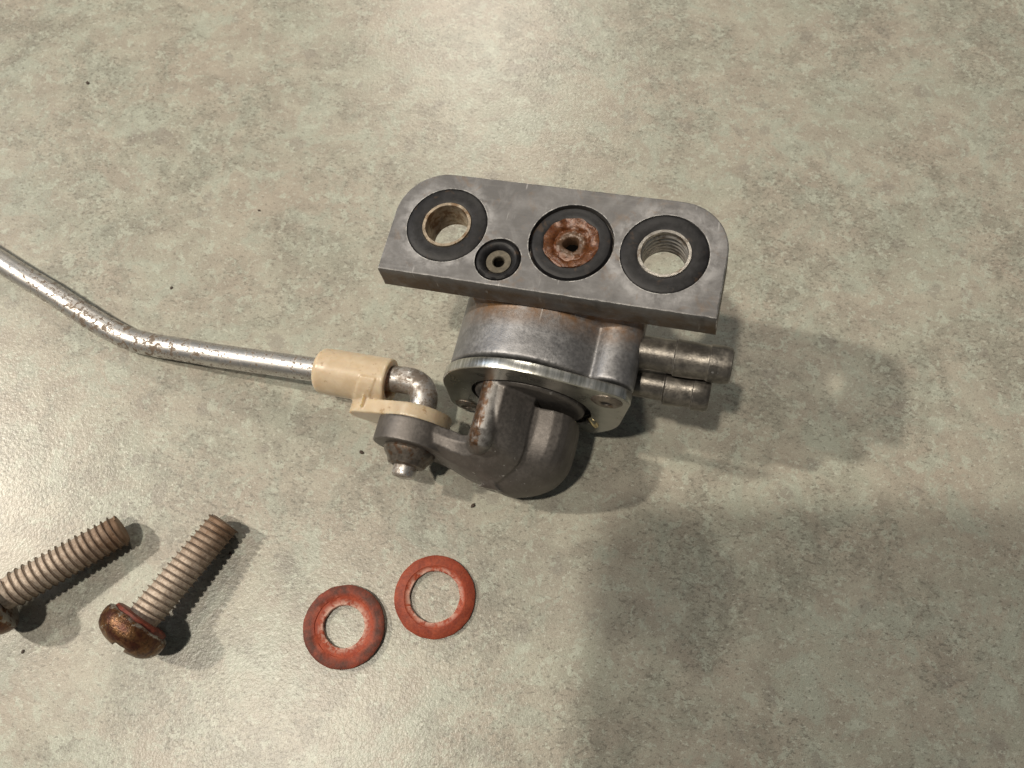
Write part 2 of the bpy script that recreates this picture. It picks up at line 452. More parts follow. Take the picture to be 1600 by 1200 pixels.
def m_thread():
    """zinc-grey screw threads caked in chalky tan oxide"""
    s = NT('corroded_thread')
    o = s.n('SeparateXYZ'); s.l(s.coord(), o.inputs[0])
    n = s.noise(0.5, 5, 0.65, 0.4); n2 = s.noise(2.0, 4, 0.65)
    # local z runs from the head to the tip; the tip is browner
    tip = s.ramp(s.math('ADD', s.math('DIVIDE', o.outputs[2], 21.0), s.math('MULTIPLY', s.math('SUBTRACT', n, 0.5), 0.9)), (0.45, 0.0), (0.95, 1.0))
    c = s.mix(tip, (0.54, 0.455, 0.375), (0.215, 0.135, 0.085))
    c = s.mix(s.ramp(n2, (0.40, 0.55), (0.56, 0.0)), c, (0.24, 0.165, 0.115))
    rad = s.math('SQRT', s.math('ADD', s.math('MULTIPLY', o.outputs[0], o.outputs[0]), s.math('MULTIPLY', o.outputs[1], o.outputs[1])))
    crest = s.ramp(s.math('DIVIDE', s.math('ADD', rad, s.math('MULTIPLY', s.math('SUBTRACT', n2, 0.5), 0.25)), 4.0), (0.745, 0.0), (0.79, 0.92))
    c = s.mix(s.math('MULTIPLY', crest, s.ramp(n, (0.36, 0.55), (0.58, 1.0))), c, (0.085, 0.062, 0.048))
    s.bump(s.math('ADD', n, n2), 0.45, 0.12)
    return s.set(Base_Color=c, Roughness=0.6, Metallic=0.25)

def m_head():
    s = NT('rusted_screw_head')
    n = s.noise(0.42, 5, 0.65, 0.7); n2 = s.noise(1.8, 4, 0.65)
    c = s.mix(s.ramp(n, (0.40, 0.0), (0.58, 1.0)), (0.085, 0.028, 0.016), (0.20, 0.10, 0.04))
    c = s.mix(s.ramp(n, (0.62, 0.0), (0.66, 1.0)), c, (0.42, 0.40, 0.36))
    c = s.mix(s.ramp(n2, (0.36, 0.7), (0.52, 0.0)), c, (0.035, 0.018, 0.012))
    o = s.n('SeparateXYZ'); s.l(s.coord(), o.inputs[0])
    bandz = s.math('ADD', o.outputs[2], s.math('MULTIPLY', s.math('SUBTRACT', n, 0.5), 3.0))
    c = s.mix(s.math('MULTIPLY', s.math('GREATER_THAN', bandz, -1.2), s.ramp(s.noise(0.5, 5, 0.7, 0.3, s.coord(loc=(6, 2, 2))), (0.44, 0.0), (0.54, 0.9))), c, (0.40, 0.385, 0.35))
    s.bump(s.math('ADD', n, n2), 0.5, 0.2)
    return s.set(Base_Color=c, Roughness=0.33, Metallic=0.55)

def m_washer(name, dark, blotch):
    s = NT(name)
    n = s.noise(0.45, 5, 0.65, 0.4); n2 = s.noise(2.2, 4, 0.65)
    c = s.mix(s.ramp(n, (0.38, 0.0), (0.62, 1.0)), (0.285, 0.048, 0.022), (0.385, 0.078, 0.036))
    c = s.mix(s.ramp(n2, (0.38, 0.45), (0.55, 0.0)), c, (0.16, 0.03, 0.02))
    o = s.n('SeparateXYZ'); s.l(s.coord(), o.inputs[0])
    r = s.math('SQRT', s.math('ADD', s.math('MULTIPLY', o.outputs[0], o.outputs[0]), s.math('MULTIPLY', o.outputs[1], o.outputs[1])))
    # grime on the outer rim, chalky bare fibre at the bore
    grime = s.math('MULTIPLY', s.ramp(s.math('DIVIDE', r, 10.0), (0.53, 0.0), (0.62, dark)), s.ramp(s.noise(0.3, 5, 0.7), (0.35, 0.25), (0.6, 1.0)))
    c = s.mix(grime, c, (0.075, 0.028, 0.02))
    chalk = s.math('MULTIPLY', s.ramp(s.math('DIVIDE', r, 10.0), (blotch, 1.0), (blotch+0.10, 0.0)), s.ramp(s.noise(0.7, 5, 0.7, 0.4, s.coord(loc=(2, 5, 1))), (0.42, 0.0), (0.55, 0.85)))
    c = s.mix(chalk, c, (0.62, 0.42, 0.34))
    s.bump(s.math('ADD', n, n2), 0.5, 0.15)
    return s.set(Base_Color=c, Roughness=0.55, Specular_IOR_Level=0.28)

def rib_wear(s, col):
    # coordinates from the valve's resting point: the rib runs along y
    o = s.n('SeparateXYZ'); s.l(s.coord(), o.inputs[0])
    x, y, z = o.outputs
    def band(v, a, b, c, d):
        lo = s.math('DIVIDE', s.math('SUBTRACT', v, a), b-a, clamp=True)
        hi = s.math('DIVIDE', s.math('SUBTRACT', d, v), d-c, clamp=True)
        return s.math('MULTIPLY', lo, hi)
    jag = s.math('MULTIPLY', s.math('SUBTRACT', s.noise(0.55, 5, 0.7, 0.5), 0.5), 3.2)
    xx = s.math('ADD', x, jag)
    zone = s.math('MULTIPLY', band(y, -11.9, -11.2, 0.2, 1.0), s.math('GREATER_THAN', z, 20.0))
    worn = s.math('MULTIPLY', zone, band(xx, -4.2, -3.6, -1.2, -0.2))
    rust = s.math('MULTIPLY', zone, band(xx, -4.4, -3.9, -2.4, -2.0))
    col = s.mix(s.math('MULTIPLY', s.math('MULTIPLY', worn, s.ramp(s.noise(0.8, 5, 0.7), (0.34, 0.2), (0.55, 1.0))), 0.85), col, (0.33, 0.32, 0.31))
    rc_ = s.mix(s.ramp(s.noise(1.3, 5, 0.7), (0.38, 0.0), (0.6, 1.0)), (0.055, 0.026, 0.012), (0.13, 0.062, 0.026))
    return s.mix(s.math('MULTIPLY', rust, s.ramp(s.noise(0.9, 5, 0.7, 0.3, s.coord(loc=(4, 4, 4))), (0.36, 0.35), (0.52, 0.95))), col, rc_)

def neck_stain(s):
    o = s.n('SeparateXYZ'); s.l(s.coord(), o.inputs[0])
    return s.math('MULTIPLY', s.ramp(s.math('DIVIDE', o.outputs[2], 40.0), (0.58, 0.0), (0.74, 1.0)), s.ramp(s.math('DIVIDE', o.outputs[1], 40.0), (0.20, 0.0), (0.30, 1.0)))

M = dict(
    counter=m_counter(), flange=m_flange(),
    cast=m_cast('cast_housing', stain=neck_stain),
    lever=m_cast('cast_lever', base=(0.15, 0.137, 0.128), light=(0.195, 0.178, 0.167), rust_amt=0.4, rough=0.52, edge_r=0.55, extra=rib_wear),
    collar_steel=m_plain('grimy_steel', (0.13, 0.112, 0.095), 0.45, 0.6, 0.4, 0.9, 0.25, dirt=((0.10, 0.05, 0.025), 0.52, 0.8, 0.6)),
    bush_bright=m_plain('bright_bush', (0.50, 0.47, 0.43), 0.34, 0.85, 0.25, 0.9, 0.3, dirt=((0.17, 0.11, 0.065), 0.55, 0.7, 0.6)),
    letter=m_plain('stamped_mark', (0.25, 0.245, 0.225), 0.5, 0.7),
    hub=m_plain('hub_face', (0.17, 0.15, 0.125), 0.5, 0.6, 0.3, 0.6, 0.2),
    plate=m_plate(),
    rubber=m_plain('black_rubber', (0.014, 0.0135, 0.0148), 0.5, 0.0, 0.45, 0.7, 0.25, 0.12, dirt=((0.07, 0.043, 0.026), 0.58, 0.55, 0.4), Specular_IOR_Level=0.3),
    brass=m_plain('dull_bush', (0.40, 0.33, 0.25), 0.42, 0.75, 0.3, 0.9, 0.3, dirt=((0.19, 0.11, 0.055), 0.50, 0.8, 0.6)),
    jet=m_plain('tarnished_jet', (0.115, 0.10, 0.075), 0.5, 0.5, 0.3, 1.0, 0.2),
    dark=m_plain('bore_shade_black', (0.004, 0.0035, 0.003), 0.9, Specular_IOR_Level=0.05),  # near-black colour that paints the shade down the holes
    rust=m_rust('rust_crust'), barb=m_cast('sooty_barb', base=(0.13, 0.12, 0.108), light=(0.31, 0.285, 0.25), rust_amt=1.0, rough=0.36, edge_r=0.25),
    steel=m_plain('tarnished_steel', (0.24, 0.21, 0.185), 0.40, 0.85, 0.3, 0.9, 0.2, dirt=((0.15, 0.085, 0.04), 0.54, 0.8, 0.6)),
    ridge=m_plain('rust_streaked_steel', (0.40, 0.385, 0.365), 0.36, 0.8, 0.25, 0.8, 0.3, dirt=((0.17, 0.08, 0.028), 0.49, 0.95, 0.35)),
    chrome=m_chrome(), clip=m_clip(), thread=m_thread(), head=m_head(),
    washer_a=m_washer('red_fibre_dirty', 0.95, 0.40), washer_b=m_washer('red_fibre_clean', 0.35, 0.47),
    collar=m_plain('red_fibre_collar', (0.17, 0.038, 0.022), 0.5, 0.0, 0.5, 0.6, 0.3),
    crumb=m_plain('dark_crumb', (0.055, 0.035, 0.025), 0.7), phone=m_plain('phone_shell', (0.03, 0.03, 0.032), 0.4),
    brassy=m_plain('bright_brass', (0.62, 0.52, 0.32), 0.25, 1.0, 0.2, 1.0, 0.1),
)

# ================================================================== the counter
n = 3
V = []; F = []
co = mesh_obj('countertop', [(-420, -260, 0), (420, -260, 0), (420, 520, 0), (-420, 520, 0),
                             (-420, -260, -30), (420, -260, -30), (420, 520, -30), (-420, 520, -30)],
              [(0, 1, 2, 3), (4, 5, 6, 7), (0, 1, 5, 4), (1, 2, 6, 5), (2, 3, 7, 6), (3, 0, 4, 7)], M['counter'], smooth=False)
tag(co, 'mottled beige and grey-green laminate countertop', None, None, 'structure')

# ================================================================== the petcock
BASE = (-5.0, -22.0, -38.3)      # local point that touches the counter (mm)
POSE = Matrix(((0.9587716, 0.2355917, -0.1589136), (-0.2389713, 0.9710241, -0.0022258), (0.1537846, 0.0401098, 0.9872900)))
BASE_W = Vector((2.7164, 45.9370, 0.02))
def to_world(p):  # petcock-local mm -> world mm
    return POSE @ (Vector(p)-Vector(BASE)) + BASE_W

pet = bpy.data.objects.new('fuel_petcock', None); C.objects.link(pet)
pet.matrix_world = Matrix.Translation(BASE_W*MM) @ POSE.to_4x4()
pet.empty_display_size = 0.01
tag(pet, 'worn grey cast fuel petcock with black seals, cover plate and cranked lever', 'fuel valve')
def part(name, vf, m, parent=None, smooth=True, angle=35):
    return mesh_obj(name, vf[0], vf[1], m, parent or pet, smooth, BASE, angle)

# ---- flange with through holes
X0, X1, Y0, Y1, TH = -28.32, 28.32, -9.9, 9.98, 5.7
def flange_outline(g=0.0, r=8.6, jit=0.0):
    c = [(X0-g, Y0-g), (X1+g, Y0-g)]
    for k in range(15):
        t = PI/2*k/14; c.append((X1+g-r+r*math.cos(t), Y1+g-r+r*math.sin(t)))
    for k in range(15):
        t = PI/2+PI/2*k/14; c.append((X0-g+r+r*math.cos(t), Y1+g-r+r*math.sin(t)))
    o = []
    cnt = {0: 72, 1: 16, 16: 50, 31: 16}           # the long straight runs are cut finely
    for i, (x, y) in enumerate(c):
        x2, y2 = c[(i+1) % len(c)]; n_ = cnt.get(i, 1)
        for k in range(n_):
            o.append((x+(x2-x)*k/n_, y+(y2-y)*k/n_))
    if jit:
        q = []
        for x, y in o:
            e = noise.noise(Vector((x*0.9, y*0.9, 3.3)))*0.6+noise.noise(Vector((x*2.3, y*2.3, 8.1)))*0.6
            e = max(0.0, e-0.05)*jit*2.2
            l = math.hypot(x, y); q.append((x-x/l*e*0.4-(0.0 if abs(y) < 8.5 else math.copysign(e, y)), y-(0.0 if abs(x) < 26.5 else 0.0)))
        o = [(x, y if abs(y) < 8.5 else y-math.copysign(max(0.0, noise.noise(Vector((x*1.4, y, 1.7)))-0.1)*jit*2.0, y)) for x, y in q]
    return o
SEALS = ((-18.5, 0.0), (3.241, -0.202), (18.5, 0.0)); SMALL = (-8.107, -5.132)
def caps_and_sides(levels, top_holes, bottom_holes):
    """levels: list of (outline, z) from the top down; caps get their holes"""
    t = flat_with_holes(levels[0][0], top_holes, levels[0][1]-1, levels[0][1])
    nt = len(t[0])//2
    t = (t[0], [f for f in t[1] if all(i < nt for i in f)])
    d = flat_with_holes(levels[-1][0], bottom_holes, levels[-1][1]-1, levels[-1][1])
    nd = len(d[0])//2
    d = (d[0], [f for f in d[1] if all(i < nd for i in f)])
    V = []; F = []; k = len(levels[0][0])
    for o, z in levels: V += [(x, y, z) for x, y in o]
    for i in range(len(levels)-1):
        for j in range(k):
            j2 = (j+1) % k; F.append((i*k+j, i*k+j2, (i+1)*k+j2, (i+1)*k+j))
    return join(t, d, (V, F))
lv = [(flange_outline(-0.24, 8.36, 0.16), 0.0), (flange_outline(-0.07, 8.53, 0.10), -0.07), (flange_outline(0.0, 8.6), -0.26), (flange_outline(0.28, 8.9), -TH+0.25), (flange_outline(0.08, 8.7), -TH)]
pcs = [caps_and_sides(lv, [circ(x, y, 7.1) for x, y in SEALS]+[circ(*SMALL, 3.95, 48)],
                      [circ(-18.5, 0, 4.4), circ(18.5, 0, 4.4), circ(3.241, -0.202, 2.0, 32), circ(*SMALL, 1.2, 24)])]
for (x, y), rb_ in zip(SEALS, (4.4, 2.0, 4.4)):
    pcs.append(lathe([(7.1, 0.0), (7.1, -1.7), (rb_, -1.7), (rb_, -TH)], (x, y, 0), (0, 0, 1), 64))
pcs.append(lathe([(3.95, 0.0), (3.95, -1.7), (1.2, -1.7), (1.2, -TH)], (*SMALL, 0), (0, 0, 1), 48))
fl = part('mounting_flange', join(*pcs), M['flange'], angle=28)
bm = bmesh.new(); bm.from_mesh(fl.data)
bmesh.ops.delete(bm, geom=[v for v in bm.verts if not v.link_faces], context='VERTS'); bm.to_mesh(fl.data); bm.free()

# ---- seals, bushes, ports
for i, (x, y) in enumerate(SEALS):
    if i == 1:
        prof = [(4.55, -1.5), (4.55, -0.15), (4.9, 0.05), (6.0, 0.02), (6.45, -0.12), (6.75, -0.55), (6.75, -1.5)]
    else:
        prof = [(4.35, -1.5), (4.35, 0.02), (4.7, 0.12), (6.6, 0.12), (6.95, -0.08), (6.98, -1.5)]
    part('seal', lathe(prof, (x, y, 0), (0, 0, 1), 72, True, 0.06, i*3.1), M['rubber'])
ring = [(2.0, -1.5), (2.35, -0.5), (2.75, -0.05), (3.2, 0.08), (3.6, -0.12), (3.85, -0.6), (3.85, -1.5)]
part('small_seal', lathe(ring, (*SMALL, 0), (0, 0, 1), 56, True, 0.07, 4.2), M['rubber'])
part('bush', lathe([(3.62, -5.9), (3.62, -0.1), (3.75, 0.18), (4.22, 0.2), (4.33, 0.0), (4.33, -5.9)], (-18.5, 0, 0), (0, 0, 1), 64, True, 0.05, 1.0), M['brass'])
pr = [(3.62, -5.9)]
z = -5.6
while z < -0.7:
    pr += [(3.55, z), (3.55, z+0.35), (3.82, z+0.6), (3.82, z+0.75)]; z += 1.05
pr += [(3.7, -0.1), (3.8, 0.2), (4.25, 0.22), (4.36, 0.0), (4.36, -5.9)]
part('bush', lathe(pr, (18.5, 0, 0), (0, 0, 1), 64, True, 0.04, 2.0), M['bush_bright'])
# rusty main port: stepped crust round a small bore
pv, pf = lathe([(1.3, -4.5), (1.3, -0.75), (1.5, -0.5), (2.3, -0.42), (2.55, -0.62), (2.95, -0.68), (3.2, -0.35), (3.6, -0.2), (4.1, -0.1), (4.6, 0.0), (4.75, -0.2), (4.75, -1.6)],
               (3.241, -0.202, 0), (0, 0, 1), 72, False, 0.35, 6.0)
pv = [(x, y, zz + (0.22*noise.noise(Vector((x*0.8, y*0.8, 5))) + 0.06*noise.noise(Vector((x*3, y*3, 2))) if -1.4 < zz < 0.1 else 0)) for x, y, zz in pv]
part('main_port', (pv, pf), M['rust'], angle=60)
part('port_bore_shade', lathe([(1.5, -3.0), (0, -3.0)], (3.241, -0.202, 0), (0, 0, 1), 32), M['dark'])  # black disc inside the port hole, standing in for its shade
part('jet', lathe([(0.95, -2.6), (0.95, -0.95), (1.1, -0.8), (2.1, -0.75), (2.15, -1.2)], (*SMALL, 0), (0, 0, 1), 40), M['jet'])
part('jet_bore_shade', lathe([(1.1, -2.2), (0, -2.2)], (*SMALL, 0), (0, 0, 1), 24), M['dark'])  # same for the jet: shade of the hole painted as a black disc

# ---- housing: chamber + screw columns + neck, fused like a casting
CX, CN = -1.5, -22.0
SR = (13.02, -12.83); SL = (-15.97, -31.3)
A_ = (0, -1, 0)
def cyl(cx, cn, r, ya, yb, seg=72):
    return lathe([(0, -yb), (r, -yb), (r, -ya), (0, -ya)], (cx, 0, cn), A_, seg)
def rbox(x0, x1, y0, y1, z0, z1):
    return prism([(x0, y0), (x1, y0), (x1, y1), (x0, y1)], 'z', z0, z1)
pieces = [
    cyl(CX, CN, 16.15, -19.3, 6.5),
    cyl(SR[0], SR[1], 4.1, -19.55, -5.2),
    cyl(SL[0], SL[1], 3.3, -19.55, 2.0),
    rbox(-13.2, 13.2, -9.5, 7.5, -20.0, -TH-0.02),
    cyl(13.0, -9.2, 4.05, -9.3, -4.9, 48), rbox(9.0, 17.0, -9.2, -5.2, -13.0, -TH-0.02),
    rbox(8.0, 15.0, -18.5, 3.0, -20.0, -12.0),
]
hs = fused('housing', pieces, 0.36, 7, M['cast'], pet, BASE)

# ---- cover plate
outl = hull([(round(a, 5), round(b, 5)) for a, b in circ(CX, CN, 16.75, 120)+circ(SR[0], SR[1], 4.0, 60)+circ(SL[0], SL[1], 3.4, 60)])
hole = circ(CX, CN, 11.3, 96)
# worn notch in the opening, low on the right
hole = [((x+0.9, y) if -32 < y < -24.5 and x > 6 else (x, y)) for x, y in hole]
def inset(o, d):
    n_ = len(o); r = []
    for i in range(n_):
        a, b = Vector(o[i-1]), Vector(o[(i+1) % n_]); t = (b-a).normalized(); r.append((o[i][0]-t.y*d, o[i][1]+t.x*d))
    return r
pvv, pff = caps_and_sides([(inset(outl, 0.22), 1.0), (inset(outl, 0.06), 0.96), (outl, 0.86), (outl, 0.12), (inset(outl, 0.12), 0.0)], [hole], [hole])
hv_, hf_ = prism(hole, 'z', 0, 1); hf_ = hf_[2:]
pvv, pff = join((pvv, pff), (hv_, hf_))
pvv = [(x, -20.05-1.95*zz, y) for x, y, zz in pvv]
plate = part('cover_plate', (pvv, pff), M['plate'], angle=28)
bm = bmesh.new(); bm.from_mesh(plate.data)
bmesh.ops.delete(bm, geom=[v for v in bm.verts if not v.link_faces], context='VERTS'); bm.to_mesh(plate.data); bm.free()
for (sx, sn), rr in ((SR, 2.75), (SL, 2.5)):
    rv = lathe([(0.0, 0.05), (0.75, 0.05), (0.95, 0.45), (1.35, 0.62), (2.1, 0.5), (rr, 0.1), (rr, -0.3)], (sx, -22.0, sn), A_, 40, False, 0.08, sx)
    mesh_obj('rivet', rv[0], rv[1], M['steel'], plate, True, BASE)
# stamped letters on the plate (shallow dark strokes)
def stamp(strokes, cx, cn, ang, h):
    V = []; F = []
    for s in strokes:
        for (ax, an), (bx, bn) in zip(s, s[1:]):
            d = Vector((bx-ax, bn-an)); L = d.length
            if L < 1e-6: continue
            q = Vector((-d.y, d.x))/L*0.075
            pts = [(ax+q.x, an+q.y), (bx+q.x, bn+q.y), (bx-q.x, bn-q.y), (ax-q.x, an-q.y)]
            i = len(V)
            for u, v in pts:
                U = (u*math.cos(ang)-v*math.sin(ang))*h; W_ = (u*math.sin(ang)+v*math.cos(ang))*h
                V.append((cx+U, -22.012, cn+W_))
            F.append((i, i+1, i+2, i+3))
    return V, F
ov = [(0.36*math.cos(t*2*PI/14), 0.5*math.sin(t*2*PI/14)) for t in range(15)]
nn = [(0.75, -0.5), (0.75, 0.5), (1.35, -0.5), (1.35, 0.5)]
sv, sf = stamp([ov, nn], -3.0, -8.3, -0.03, 2.3)
mesh_obj('stamped_letters', sv, sf, M['letter'], plate, False, BASE)

# ---- lever: hub disc, fin, shelf, arm and eye fused; everything in petcock-local mm
EX, EN = -22.6, -25.0
lev_root = None
hub = lathe([(0, 22.3), (9.6, 22.3), (10.35, 21.95), (10.35, 19.0), (0, 19.0)], (CX-0.4, 0, CN-0.3), A_, 72)
S = []
S.append([(-9.3, -21.0, -31), (-9.3, -21.0, -15.5), (-7.4, -21.0, -13.2), (-4.8, -21.0, -13.2), (-2.4, -21.0, -15.2), (0.0, -21.0, -17.6), (0.0, -21.0, -30)])
S.append([(-9.6, -27.0, -31), (-9.6, -27.0, -15.8), (-7.6, -27.0, -13.5), (-4.9, -27.0, -13.6), (-2.4, -27.0, -15.6), (0.0, -27.0, -18.0), (0.0, -27.0, -30)])
S.append([(-9.9, -30.3, -31), (-9.9, -30.3, -17.2), (-7.9, -31.0, -15.6), (-5.2, -31.5, -15.9), (-2.7, -32.0, -17.5), (-0.3, -32.4, -19.5), (-0.3, -32.4, -31)])
S.append([(-10.7, -30.7, -31), (-10.7, -30.7, -19.2), (-9.4, -32.0, -18.2), (-7.4, -33.3, -18.6), (-4.8, -34.4, -20.4), (-2.4, -35.2, -22.8), (-2.4, -35.2, -32)])
S.append([(-12.0, -30.7, -31.2), (-12.0, -30.7, -20.3), (-11.4, -32.3, -19.6), (-10.4, -34.4, -20.4), (-8.2, -36.2, -23.2), (-5.9, -37.5, -26.0), (-5.9, -37.5, -31.5)])
S.append([(-14.4, -30.2, -31.2), (-14.4, -30.2, -20.6), (-14.1, -32.0, -20.2), (-13.6, -34.0, -20.8), (-12.4, -35.8, -23.8), (-11.3, -36.8, -27.4), (-11.2, -36.9, -31)])
S.append([(-18.0, -29.9, -31.2), (-18.0, -29.9, -19.8), (-17.9, -31.5, -19.6), (-17.7, -33.2, -20.0), (-17.2, -34.6, -22.6), (-16.9, -35.0, -26.0), (-16.8, -35.1, -31.4)])
S.append([(-22.6, -29.9, -30.5), (-22.6, -29.9, -18.4), (-22.6, -31.5, -18.4), (-22.6, -33.0, -18.4), (-22.6, -34.3, -20.0), (-22.6, -34.4, -22.0), (-22.6, -34.4, -30.0)])
def resample(L, sub):
    L = [[Vector(p) for p in l] for l in L]; out = []
    for i in range(len(L)-1):
        q = [L[max(i-1, 0)], L[i], L[i+1], L[min(i+2, len(L)-1)]]
        for k in range(sub):
            t = k/sub
            out.append([0.5*((2*b_)+(c_-a_)*t+(2*a_-5*b_+4*c_-d_)*t*t+(3*b_-a_-3*c_+d_)*t**3) for a_, b_, c_, d_ in zip(*q)])
    out.append(L[-1]); return out
fin = loft(resample(S, 6))
B = []
for y, xo, no, k in ((-23.6, 7.6, -18.7, 1.0), (-28.3, 7.6, -19.2, 1.0), (-31.9, 6.9, -20.4, 0.98), (-34.4, 5.2, -22.8, 0.9), (-36.2, 3.0, -24.8, 0.75), (-37.4, 0.6, -26.5, 0.55), (-38.2, -2.2, -27.9, 0.3)):
    xi = -8.0 if y > -35 else (-6.5 if y > -36.5 else (-5.2 if y > -37.8 else -4.4))
    lp = [(xi, y, -31.5), (xi, y, no+1.1), (xo-7.6, y, no+0.75)]
    ctr = (xo-6.6, no-7.6)
    for q in range(9):
        t = PI/2-PI*0.72*q/8
        ex = 0.66
        lp.append((ctr[0]+6.6*math.copysign(abs(math.cos(t))**ex, math.cos(t)), y, max(-32.0, ctr[1]+7.9*math.copysign(abs(math.sin(t))**ex, math.sin(t)))))
    B.append(lp)
B = resample(B, 4)
shelf = loft(B)
eye = lathe([(0, 29.8), (7.15, 29.8), (7.3, 29.95), (7.3, 34.35), (7.15, 34.5), (0, 34.5)], (EX, 0, EN), A_, 64)
rib = tube([(-7.0, -20.5, -15.3), (-7.05, -26, -15.4), (-7.2, -30.0, -15.7), (-7.5, -31.4, -16.4), (-8.2, -32.0, -18.2), (-9.0, -32.0, -21.0)], [2.35, 2.35, 2.4, 2.4, 2.2, 1.8], 32)
lev = fused('lever', [hub, fin, shelf, eye, rib], 0.2, 3, M['lever'], pet, BASE)
lev['label'] = 'dark grey cast lever cranked to one side'
# brass detent glinting in the notch of the plate
dv = tube([(9.0, -21.2, -26.5), (9.9, -21.9, -27.3), (10.3, -22.2, -28.4)], [0.7, 0.75, 0.55], 14)
part('detent', dv, M['brassy'])

# ---- hose barbs
def barb(y, nz, prof, name='hose_barb'):
    return part(name, lathe(prof, (0, y, nz), (1, 0, 0), 48, False, 0.08, y), M['barb'])
barb(-11.7, -14.0, [(3.01, 13.0), (2.89, 19.0), (2.95, 22.4), (2.97, 22.6), (3.22, 22.8), (3.17, 25.0), (3.01, 28.0), (3.05, 28.3), (3.22, 28.5), (3.24, 31.0), (3.0, 32.0), (2.75, 32.2), (1.96, 32.2), (1.84, 29.0), (0.00, 29.0)])
barb(-15.2, -19.7, [(2.71, 11.0), (2.65, 19.0), (2.78, 21.6), (3.29, 21.9), (3.22, 24.0), (2.93, 26.2), (3.01, 26.5), (3.30, 26.7), (3.30, 28.9), (3.05, 29.4), (2.75, 29.6), (1.86, 29.6), (1.71, 27.0), (0.00, 27.0)])

# ================================================================== control rod + nylon clip
rod_root = bpy.data.objects.new('control_rod', None); C.objects.link(rod_root)
ROD_O = Vector((-84.0, 64.0, 0.0))
rod_root.location = ROD_O*MM
rod_root.empty_display_size = 0.01
tag(rod_root, 'thin bent plated control rod hooked through the lever by a cream nylon clip', 'rod')
def cam_pt(px, py, z):
    """point on the plane z (mm) that lies under photo pixel: used once to lay the rod out on the counter"""
    f = 1202.0; x = (px-800)/f; y = -(py-600)/f
    c, s = math.cos(TILT), math.sin(TILT)
    d = Vector((x, y*c+s, y*s-c)); t = (z-CAM_H)/d.z
    return Vector((0, 0, CAM_H))+d*t
raw = [(-178.0, 124.0, 2.4)] + [tuple(cam_pt(a, b, zz)) for a, b, zz in
       ((0, 408, 2.4), (70, 450.5, 2.4), (140, 496, 2.4), (180, 519, 2.45), (210, 531.5, 2.7), (245, 540, 3.2), (280, 545.5, 3.9), (350, 557, 5.3), (430, 568.5, 6.9), (500, 578.5, 8.4))]
e0 = to_world((EX, -20.9, EN)); ea = (to_world((EX, -30, EN))-to_world((EX, -20, EN))).normalized()
last = Vector(raw[-1]); dirr = (e0-last).normalized()
rb = 5.0
pts = [Vector(p) for p in raw]
pts.append(last.lerp(e0, 0.45))
p0 = e0-dirr*rb; p2 = e0+ea*rb
for k in range(9):
    t = k/8; pts.append(p0*(1-t)**2+e0*2*t*(1-t)+p2*t*t)
for y in (-28.5, -33, -38.2, -39.4, -39.8): pts.append(to_world((EX, y, EN)))
rr = [2.4]*11+[2.5]+[2.65]*(len(pts)-17)+[2.5, 2.3, 2.25, 2.2, 2.0]
# smooth the polyline with Catmull-Rom
def crom(P, R, sub=5):
    out = []; ro = []
    for i in range(len(P)-1):
        a, b, c, d = P[max(i-1, 0)], P[i], P[i+1], P[min(i+2, len(P)-1)]
        for k in range(sub):
            t = k/sub
            out.append(0.5*((2*b)+(c-a)*t+(2*a-5*b+4*c-d)*t*t+(3*b-a-3*c+d)*t**3)); ro.append(R[i]+(R[i+1]-R[i])*t)
    out.append(P[-1]); ro.append(R[-1]); return out, ro
cp, cr = crom(pts, rr)
tv = tube([tuple(p) for p in cp], cr, 36)
mesh_obj('rod', tv[0], tv[1], M['chrome'], rod_root, True, ROD_O, 60)
# push-on retaining collar below the eye
rc = lathe([(2.0, 34.45), (4.8, 34.5), (4.95, 34.9), (4.75, 35.7), (4.0, 36.6), (3.5, 37.6), (2.6, 37.9), (2.0, 37.2)], (EX, 0, EN), A_, 40, False, 0.12, 3)
rcw = [tuple(to_world(p)) for p in rc[0]]
mesh_obj('retaining_collar', rcw, rc[1], M['collar_steel'], rod_root, True, ROD_O)
# clip: sleeve round the rod, a bridging band and a flat tab lying on the eye
a0 = cam_pt(499, 578, 8.4); a1 = cam_pt(611, 597.5, 10.2)
ax = (a1-a0).normalized(); Ls = (a1-a0).length
sl = lathe([(2.5, 0.4), (3.4, 0.0), (4.0, 0.25), (4.5, 0.9), (4.62, 3), (4.62, Ls-0.5), (4.5, Ls), (3.2, Ls), (3.0, Ls-0.4), (3.0, Ls-3), (2.5, Ls-3.2)], a0, ax, 48, True)
sl_pieces = [sl]
ea_n = ea
# tab plate in the plane across the pin axis
tabp = hull([(round(a, 4), round(b, 4)) for a, b in circ(EX, EN+0.3, 6.3, 48)+circ(EX-11.2, EN-0.6, 3.1, 24)])
tp = prism(tabp, 'y', -29.75, -27.0)
tpw = ([tuple(to_world(p)) for p in tp[0]], tp[1])
# band: a flat strip that drops from the crown of the sleeve to the hinge end of the tab
hinge = to_world((EX-11.2, -28.0, EN+1.8))
up = Vector((0, 0, 1))
side = ax.cross(up).normalized()          # towards the viewer
bw = 1.5
cb = a0+ax*(Ls-3.6)
loops = []
for k in range(9):
    ang = math.radians(75-120*k/8)
    c = cb + (up*math.sin(ang)+side*math.cos(ang))*4.45 - ax*(0.25*k)
    nrm = (up*math.sin(ang)+side*math.cos(ang))
    loops.append([c-ax*bw-nrm*0.8, c+ax*bw-nrm*0.8, c+ax*bw+nrm*0.45, c-ax*bw+nrm*0.45])
band = loft(loops)
hv, hf = lathe([(0, -2.6), (1.3, -2.6), (1.9, -2.0), (2.05, 0), (2.05, 1.4), (1.5, 2.0), (0, 2.0)], tuple(hinge), tuple(to_world((0, 0, 1))-to_world((0, 0, 0))), 28)
